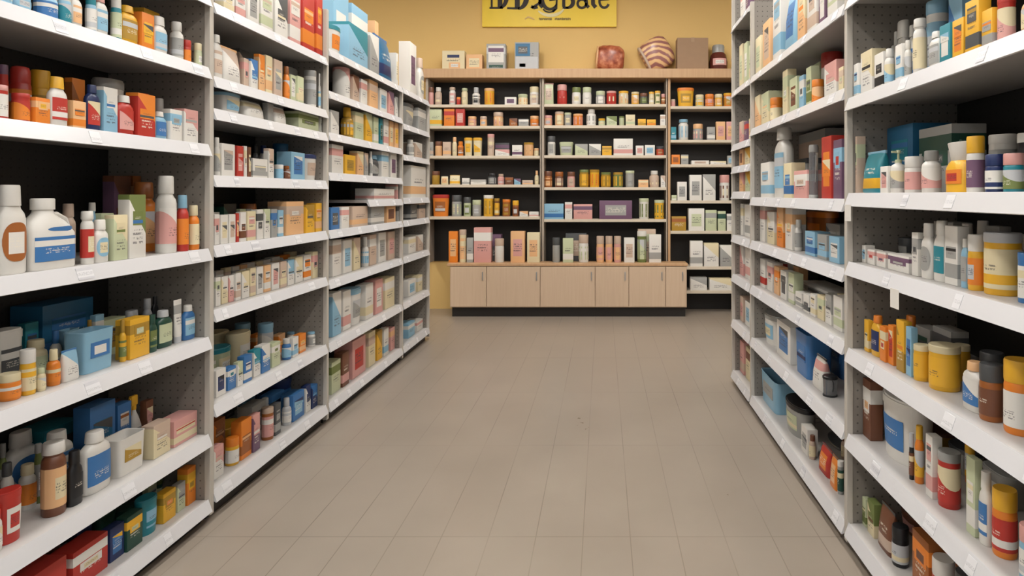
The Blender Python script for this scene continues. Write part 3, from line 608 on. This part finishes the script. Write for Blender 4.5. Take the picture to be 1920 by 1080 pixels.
def loaf(px0, px1, ytop, m, ringm, tilt, label):
    D = DB+.08; w = (px1-px0)*D/F; h = (130-ytop)*D/F
    r = empty('wrapped_loaf', (bx((px0+px1)/2, D), D+.13, zt+.001))
    rings = [(-w*.5, h*.28, .06, 2.6), (-w*.46, h*.4, .08, 2.6), (-w*.3, h*.47, .1, 2.8), (0, h*.5, .11, 3), (w*.3, h*.47, .1, 2.8), (w*.44, h*.4, .08, 2.6), (w*.5, h*.26, .05, 2.4)]
    bm = loft(rings, 28)
    for v in bm.verts:   # lie the loft on its side, slightly puckered
        x, y, z = v.co; k = 1+.03*math.sin(7*z/w*2+3*y*20); v.co = (z, y*k, x*k+h*.5)
    bmesh.ops.rotate(bm, verts=bm.verts, cent=(0, 0, h*.5), matrix=Matrix.Rotation(tilt, 3, 'Y'))
    lo = min(v.co.z for v in bm.verts)
    for v in bm.verts: v.co.z -= lo
    bmesh.ops.recalc_face_normals(bm, faces=bm.faces)
    link('body', bm, m, r, 60)
    t = bmesh.new()
    for sx in (-.44, ):
        ring = []
        for i in range(21):
            a = 2*PI*i/20; ring.append((sx*w*1.02, .083*math.cos(a), h*.41*math.sin(a)+h*.5))
        tube(ring, h*.045, 8, t)
    bmesh.ops.rotate(t, verts=t.verts, cent=(0, 0, h*.5), matrix=Matrix.Rotation(tilt, 3, 'Y'))
    for v in t.verts: v.co.z -= lo
    link('collar', t, ringm, r, 60)
    tag(r, label, 'food pack', 'things on the wooden top board')
loaf(1117, 1171, 79, mottled('ham_skin', '7a3322', 'a85a3c', 'd08a66', 16), plain('F', .3), .08, 'reddish brown rounded pack lying on the top board below the sign')
loaf(1205, 1262, 67, mottled('rolled_skin', '93605c', 'cc966c', 'dfb886', 5, True), plain('H', .3), -.5, 'tilted swirled cream and purple roll beside the plain tan box')

# ------------------------------------------------------------------ sign
DS = 7.76
def sx(px): return (px-CX)*DS/F
def sz(py): return H-(py-CY)*DS/F
sg = empty('store_sign', (sx(1030), DS, sz(50))); ox, oz = sg.location.x, sg.location.z
tag(sg, 'yellow store sign with dark curly letters on the yellow wall', 'sign')
M_sign = plain('f0cf3c', .45, noise=.04, scale=3); M_ink = plain('1e110b', .5)
link('board', B(sx(904)-ox, sx(1156)-ox, 0, .035, 0, sz(-62)-oz, .003), M_sign, sg, 0)
def stroke(pts, wd, m=None, name='letter', dep=.006):
    """flat ribbon letter stroke with real thickness; pts = (px, py, relative width)"""
    bm = bmesh.new(); P = [Vector((sx(p[0])-ox, 0, sz(p[1])-oz)) for p in pts]; k = DS/F; rows = []
    for i, p in enumerate(P):
        d = (P[min(i+1, len(P)-1)]-P[max(i-1, 0)]).normalized(); n = Vector((-d.z, 0, d.x)); w_ = wd*k/2*(pts[i][2] if len(pts[i]) > 2 else 1)
        rows.append([bm.verts.new(p+n*w_+Vector((0, y, 0))) for y in (-dep, .001)]+[bm.verts.new(p-n*w_+Vector((0, y, 0))) for y in (.001, -dep)])
    for i in range(len(rows)-1):
        for j in range(4): bm.faces.new((rows[i][j], rows[i][(j+1) % 4], rows[i+1][(j+1) % 4], rows[i+1][j]))
    bm.faces.new(rows[0][::-1]); bm.faces.new(rows[-1]); bmesh.ops.recalc_face_normals(bm, faces=bm.faces)
    return link(name, bm, m or M_ink, sg, 0)
def arc(cx, cy, rx, ry, a0, a1, n=14, w=None):
    return [(cx+rx*math.cos(math.radians(a0+(a1-a0)*i/n)), cy+ry*math.sin(math.radians(a0+(a1-a0)*i/n)), (w(i/n) if w else 1)) for i in range(n+1)]
def glyph(strokes):
    obs = [stroke(p, w*1.35) for p, w in strokes]
    # one mesh for the whole letter
    bm = bmesh.new()
    for o in obs: bm.from_mesh(o.data)
    for o in obs[1:]: me = o.data; bpy.data.objects.remove(o); bpy.data.meshes.remove(me)
    bm.to_mesh(obs[0].data); bm.free()
bulge = lambda u: .5+1.0*math.sin(PI*u)
glyph([([(922, -28), (922, 14)], 2.6), ([(937.5, -28), (937.5, 14)], 6.5), ([(918, 15), (943, 15)], 2.4), ([(916, -28), (940, -28)], 2.4), (arc(937, -7, 13, 21.5, -90, 90, w=bulge), 4.2)])
glyph([([(970, -28), (970, 15)], 7), ([(951, 15.5), (974, 16)], 2.6), ([(962, -28), (972, -28)], 2.6), (arc(971, -6, 16.5, 22.5, -90, 90, w=bulge), 5)])
glyph([(arc(1006, 1, 7, 6, -160, 60), 3.4), ([(997, 15), (1003, 11), (1014, 5)], 3), ([(1012, -6), (1013, 10), (1017, 14)], 4.2), ([(996, 12), (1002, 15), (1008, 13)], 4)])
glyph([(arc(1031, -3, 14.5, 20.5, -50, -330, 24, w=bulge), 3.6), ([(1030, 0), (1044, -1), (1043, 16), (1036, 22)], 3.2), (arc(1030, 14, 12, 9, 20, 160), 2)])
glyph([([(1057, -30), (1057, 13)], 4.4), (arc(1064, 4, 10.5, 10.5, -110, 110, w=bulge), 3.8), ([(1055, 15), (1066, 15)], 2.6)])
glyph([(arc(1091, 7, 8, 8, -10, 330, 18), 3.4), ([(1098, -6), (1100, 10), (1104, 14)], 4.6), (arc(1091, 0, 8, 8, -160, -20), 3)])
glyph([([(1111, -26), (1112, 8), (1117, 14)], 5.6), ([(1105, -10), (1118, -10)], 2.4)])
glyph([(arc(1133, 3, 9, 11.5, 25, 340, 20), 3.4), ([(1125, 0), (1142, -1)], 2.2)])
stroke(arc(1032, 12, 26, 17, 15, 150, 20, w=bulge), 4.2, plain('e3d6a2', .4), 'swoosh')
stroke([(984, 36, .5), (990, 32), (997, 34), (1002, 37, .5)], 3, plain('d9b26a', .5), 'swoosh')
for i in range(22):
    x = 1011+i*2.7
    if i in (9, 10): continue
    stroke([(x, 38 if i % 3 else 36.4), (x+.4, 33.6 if i % 4 else 33), (x+1.7, 34.6), (x+1.5, 38)], .9, plain('6b5526', .5), 'small_letter', .003)

# ------------------------------------------------------------------ room
def struct(name, bm, m, label=None):
    o = link(name, bm, m, None, 0); o['kind'] = 'structure'; return o
def floor_mat():
    m, nt, b = newmat('beige_floor_tiles'); tc = N(nt, 'ShaderNodeTexCoord'); sp = N(nt, 'ShaderNodeSeparateXYZ')
    nt.links.new(tc.outputs['Object'], sp.inputs[0]); x, y, z = sp.outputs
    def joint(v, off, step, wd):
        q = math_(nt, 'DIVIDE', math_(nt, 'SUBTRACT', v, off), step); f = math_(nt, 'FRACT', q)
        dd = math_(nt, 'MULTIPLY', math_(nt, 'MINIMUM', f, math_(nt, 'SUBTRACT', 1., f)), step)
        return math_(nt, 'LESS_THAN', dd, wd), math_(nt, 'FLOOR', q)
    jx, ix = joint(x, -.083, .2, .0021); 
    par = math_(nt, 'FRACT', math_(nt, 'MULTIPLY', math_(nt, 'FLOOR', math_(nt, 'DIVIDE', ix, 3.)), .5))
    jy, iy = joint(y, 2.6, .95, .0022)
    cb = N(nt, 'ShaderNodeCombineXYZ'); nt.links.new(ix, cb.inputs[0]); nt.links.new(iy, cb.inputs[1])
    wn = N(nt, 'ShaderNodeTexWhiteNoise'); wn.noise_dimensions = '2D'; nt.links.new(cb.outputs[0], wn.inputs['Vector'])
    nz = N(nt, 'ShaderNodeTexNoise'); nz.inputs['Scale'].default_value = 2.2; nz.inputs['Detail'].default_value = 6; nt.links.new(tc.outputs['Object'], nz.inputs['Vector'])
    c = mixc(nt, nz.outputs[0], lin('877d72'), lin('9e9386')); c = mixc(nt, math_(nt, 'MULTIPLY', wn.outputs['Value'], .18), c, lin('8a7d70'))
    ln = N(nt, 'ShaderNodeTexNoise'); ln.inputs['Scale'].default_value = 1.3; nt.links.new(tc.outputs['Object'], ln.inputs['Vector'])
    j = math_(nt, 'MULTIPLY', math_(nt, 'MAXIMUM', jx, jy), math_(nt, 'MULTIPLY', math_(nt, 'SUBTRACT', ln.outputs[0], .25, True), 1.7, True))
    c = mixc(nt, j, c, lin('5c5148')); nt.links.new(c, b.inputs['Base Color'])
    r = math_(nt, 'ADD', .24, math_(nt, 'MULTIPLY', nz.outputs[0], .12)); nt.links.new(r, b.inputs['Roughness'])
    return m
struct('floor', B(-5, 5, -2.5, 8, -.1, 0), floor_mat())
M_wall = plain('debb78', .8, noise=.03, scale=2)
struct('wall_back', B(-5, 5, 7.8, 7.95, 0, 4.3), M_wall)
M_wh = plain('cfc8ba', .8, noise=.03)
struct('wall_left', B(-5.15, -5, -2.5, 8, 0, 4.3), M_wh)
struct('wall_right', B(5, 5.15, -2.5, 8, 0, 4.3), M_wh)
struct('ceiling', B(-5.15, 5.15, -2.5, 8, 4.3, 4.4), plain('e6e2da', .8, noise=.02))

# ceiling lights: long fluorescent panels over the aisle (out of frame)
me_, nt_, b_ = newmat('lamp_diffuser'); b_.inputs['Emission Color'].default_value = (1, .965, .925, 1); b_.inputs['Emission Strength'].default_value = 23.5
LP = [(x, y) for x in (-4.1, -1.15, .45, 3.4) for y in (-1.4, .9, 3.2, 5.5)]
nm_ = {-4.1: 'over the left racks', -1.15: 'over the left half of the aisle', .45: 'over the right half of the aisle', 3.4: 'over the right racks'}
on_ = {-1.4: 'first', .9: 'second', 3.2: 'third', 5.5: 'last'}
for (x, y) in LP:
    r = empty('ceiling_light', (x, y, 4.3))
    link('frame', B(-.2, .2, -.65, .65, -.05, -.001, .003), plain('W', .5), r, 0)
    link('diffuser', B(-.18, .18, -.63, .63, -.054, -.049), me_, r, 0)
    tag(r, '%s long ceiling light %s' % (on_[y], nm_[x]), 'ceiling light', 'ceiling lights')

# ------------------------------------------------------------------ labels that single each thing out
def desc(it, cap=True):
    k = KIND[it['k']]; c = PAL[it['col']][0]
    s = '%s %s' % (c, k[2])
    if cap and k[5] and it['cap'] and it['cap'] in PAL: s += ' with %s %s' % (PAL[it['cap']][0], k[5])
    elif cap and it['lab'] and it['lab'] != it['col'] and it['k'] in 'cCFfkr': s = '%s and %s %s' % (c, PAL[it['lab']][0], k[2])
    return ('rear ' if it['row'] else '')+s
def short(it): return ('rear ' if it['row'] else '')+'%s %s' % (PAL[it['col']][0], KIND[it['k']][2].split()[-1])
def loc(it):
    if not it['shelf']: return 'on the %s' % it['unit']
    return '%s shelf%s, %s' % (it['shelf'], '' if it['shelf'] in ('bottom', 'top') or it['unit'].startswith('back') else ' up', it['unit'])
from collections import defaultdict
sh = defaultdict(list)
for it in ITEMS: sh[(it['unit'], it['shelf'])].append(it)
PL = {'box': 'boxes', 'bottle': 'bottles', 'jar': 'jars', 'canister': 'canisters', 'can': 'spray cans', 'tube': 'tubes', 'spray bottle': 'spray bottles', 'jug': 'jugs', 'tub': 'tubs', 'bin': 'bins', 'bag': 'pouches', 'pitcher': 'pitchers', 'roll': 'rolls'}
ORDN = ['leftmost', 'second', 'third', 'fourth', 'fifth', 'sixth', 'seventh', 'eighth', 'ninth', 'tenth']
used = set()
for key, L in sh.items():
    L.sort(key=lambda i: i['order'])
    for r in (0, 1, 2, 3):
        row = [i for i in L if i['row'] == r]
        for a, it in enumerate(row):
            it['ln'] = row[a-1] if a else None; it['rn'] = row[a+1] if a+1 < len(row) else None
    cnt = defaultdict(int)
    for it in L: cnt[desc(it)] += 1
    for it in L:
        back = ' behind the front row' if it['row'] else ''
        cands = []
        if cnt[desc(it)] == 1: cands.append('%s, %s' % (desc(it), loc(it)))
        for n, side in ((it['ln'], 'right'), (it['rn'], 'left')):
            if n and short(n) != short(it): 
                cands.append('%s %s of %s, %s' % (desc(it), side, short(n), loc(it)))
                cands.append('%s %s of %s, %s' % (desc(it, False), side, short(n), loc(it)))
        same = [i for i in L if desc(i) == desc(it)]; q = same.index(it)
        on = 'rightmost' if q == len(same)-1 else ORDN[min(q, 9)]
        cands.append('%s %s, %s' % (on+('' if on in ('leftmost', 'rightmost') else ' from left'), desc(it), loc(it)))
        same2 = [i for i in L if short(i) == short(it)]; q = same2.index(it)
        on = 'rightmost' if q == len(same2)-1 else ORDN[min(q, 9)]
        cands.append('%s %s, %s' % (on+('' if on in ('leftmost', 'rightmost') else ' from left'), short(it), loc(it)))
        for c in cands:
            if 4 <= len(c.split()) <= 16 and c not in used: break
        used.add(c); cat = KIND[it['k']][1]
        tag(it['o'], c, cat, '%s on the %s' % (PL[cat], it['unit'].replace('near ', 'nearest ')))

# ------------------------------------------------------------------ camera, world, view
cam = bpy.data.cameras.new('camera'); co = bpy.data.objects.new('camera', cam); COL.objects.link(co)
co.location = (0, 0, H); co.rotation_euler = (PI/2, 0, 0)
cam.sensor_width = 36; cam.lens = F/1920*36; cam.shift_x = (960-CX)/1920; cam.shift_y = -(540-CY)/1920
cam.clip_start = .05; S.camera = co
w = bpy.data.worlds.new('world'); S.world = w; w.use_nodes = True
bg = w.node_tree.nodes['Background']; bg.inputs[0].default_value = (.93, .96, 1, 1); bg.inputs[1].default_value = .4
S.view_settings.view_transform = 'Standard'; S.view_settings.look = 'None'; S.view_settings.gamma = 1
S.view_settings.use_curve_mapping = False; S.view_settings.exposure = 0.28
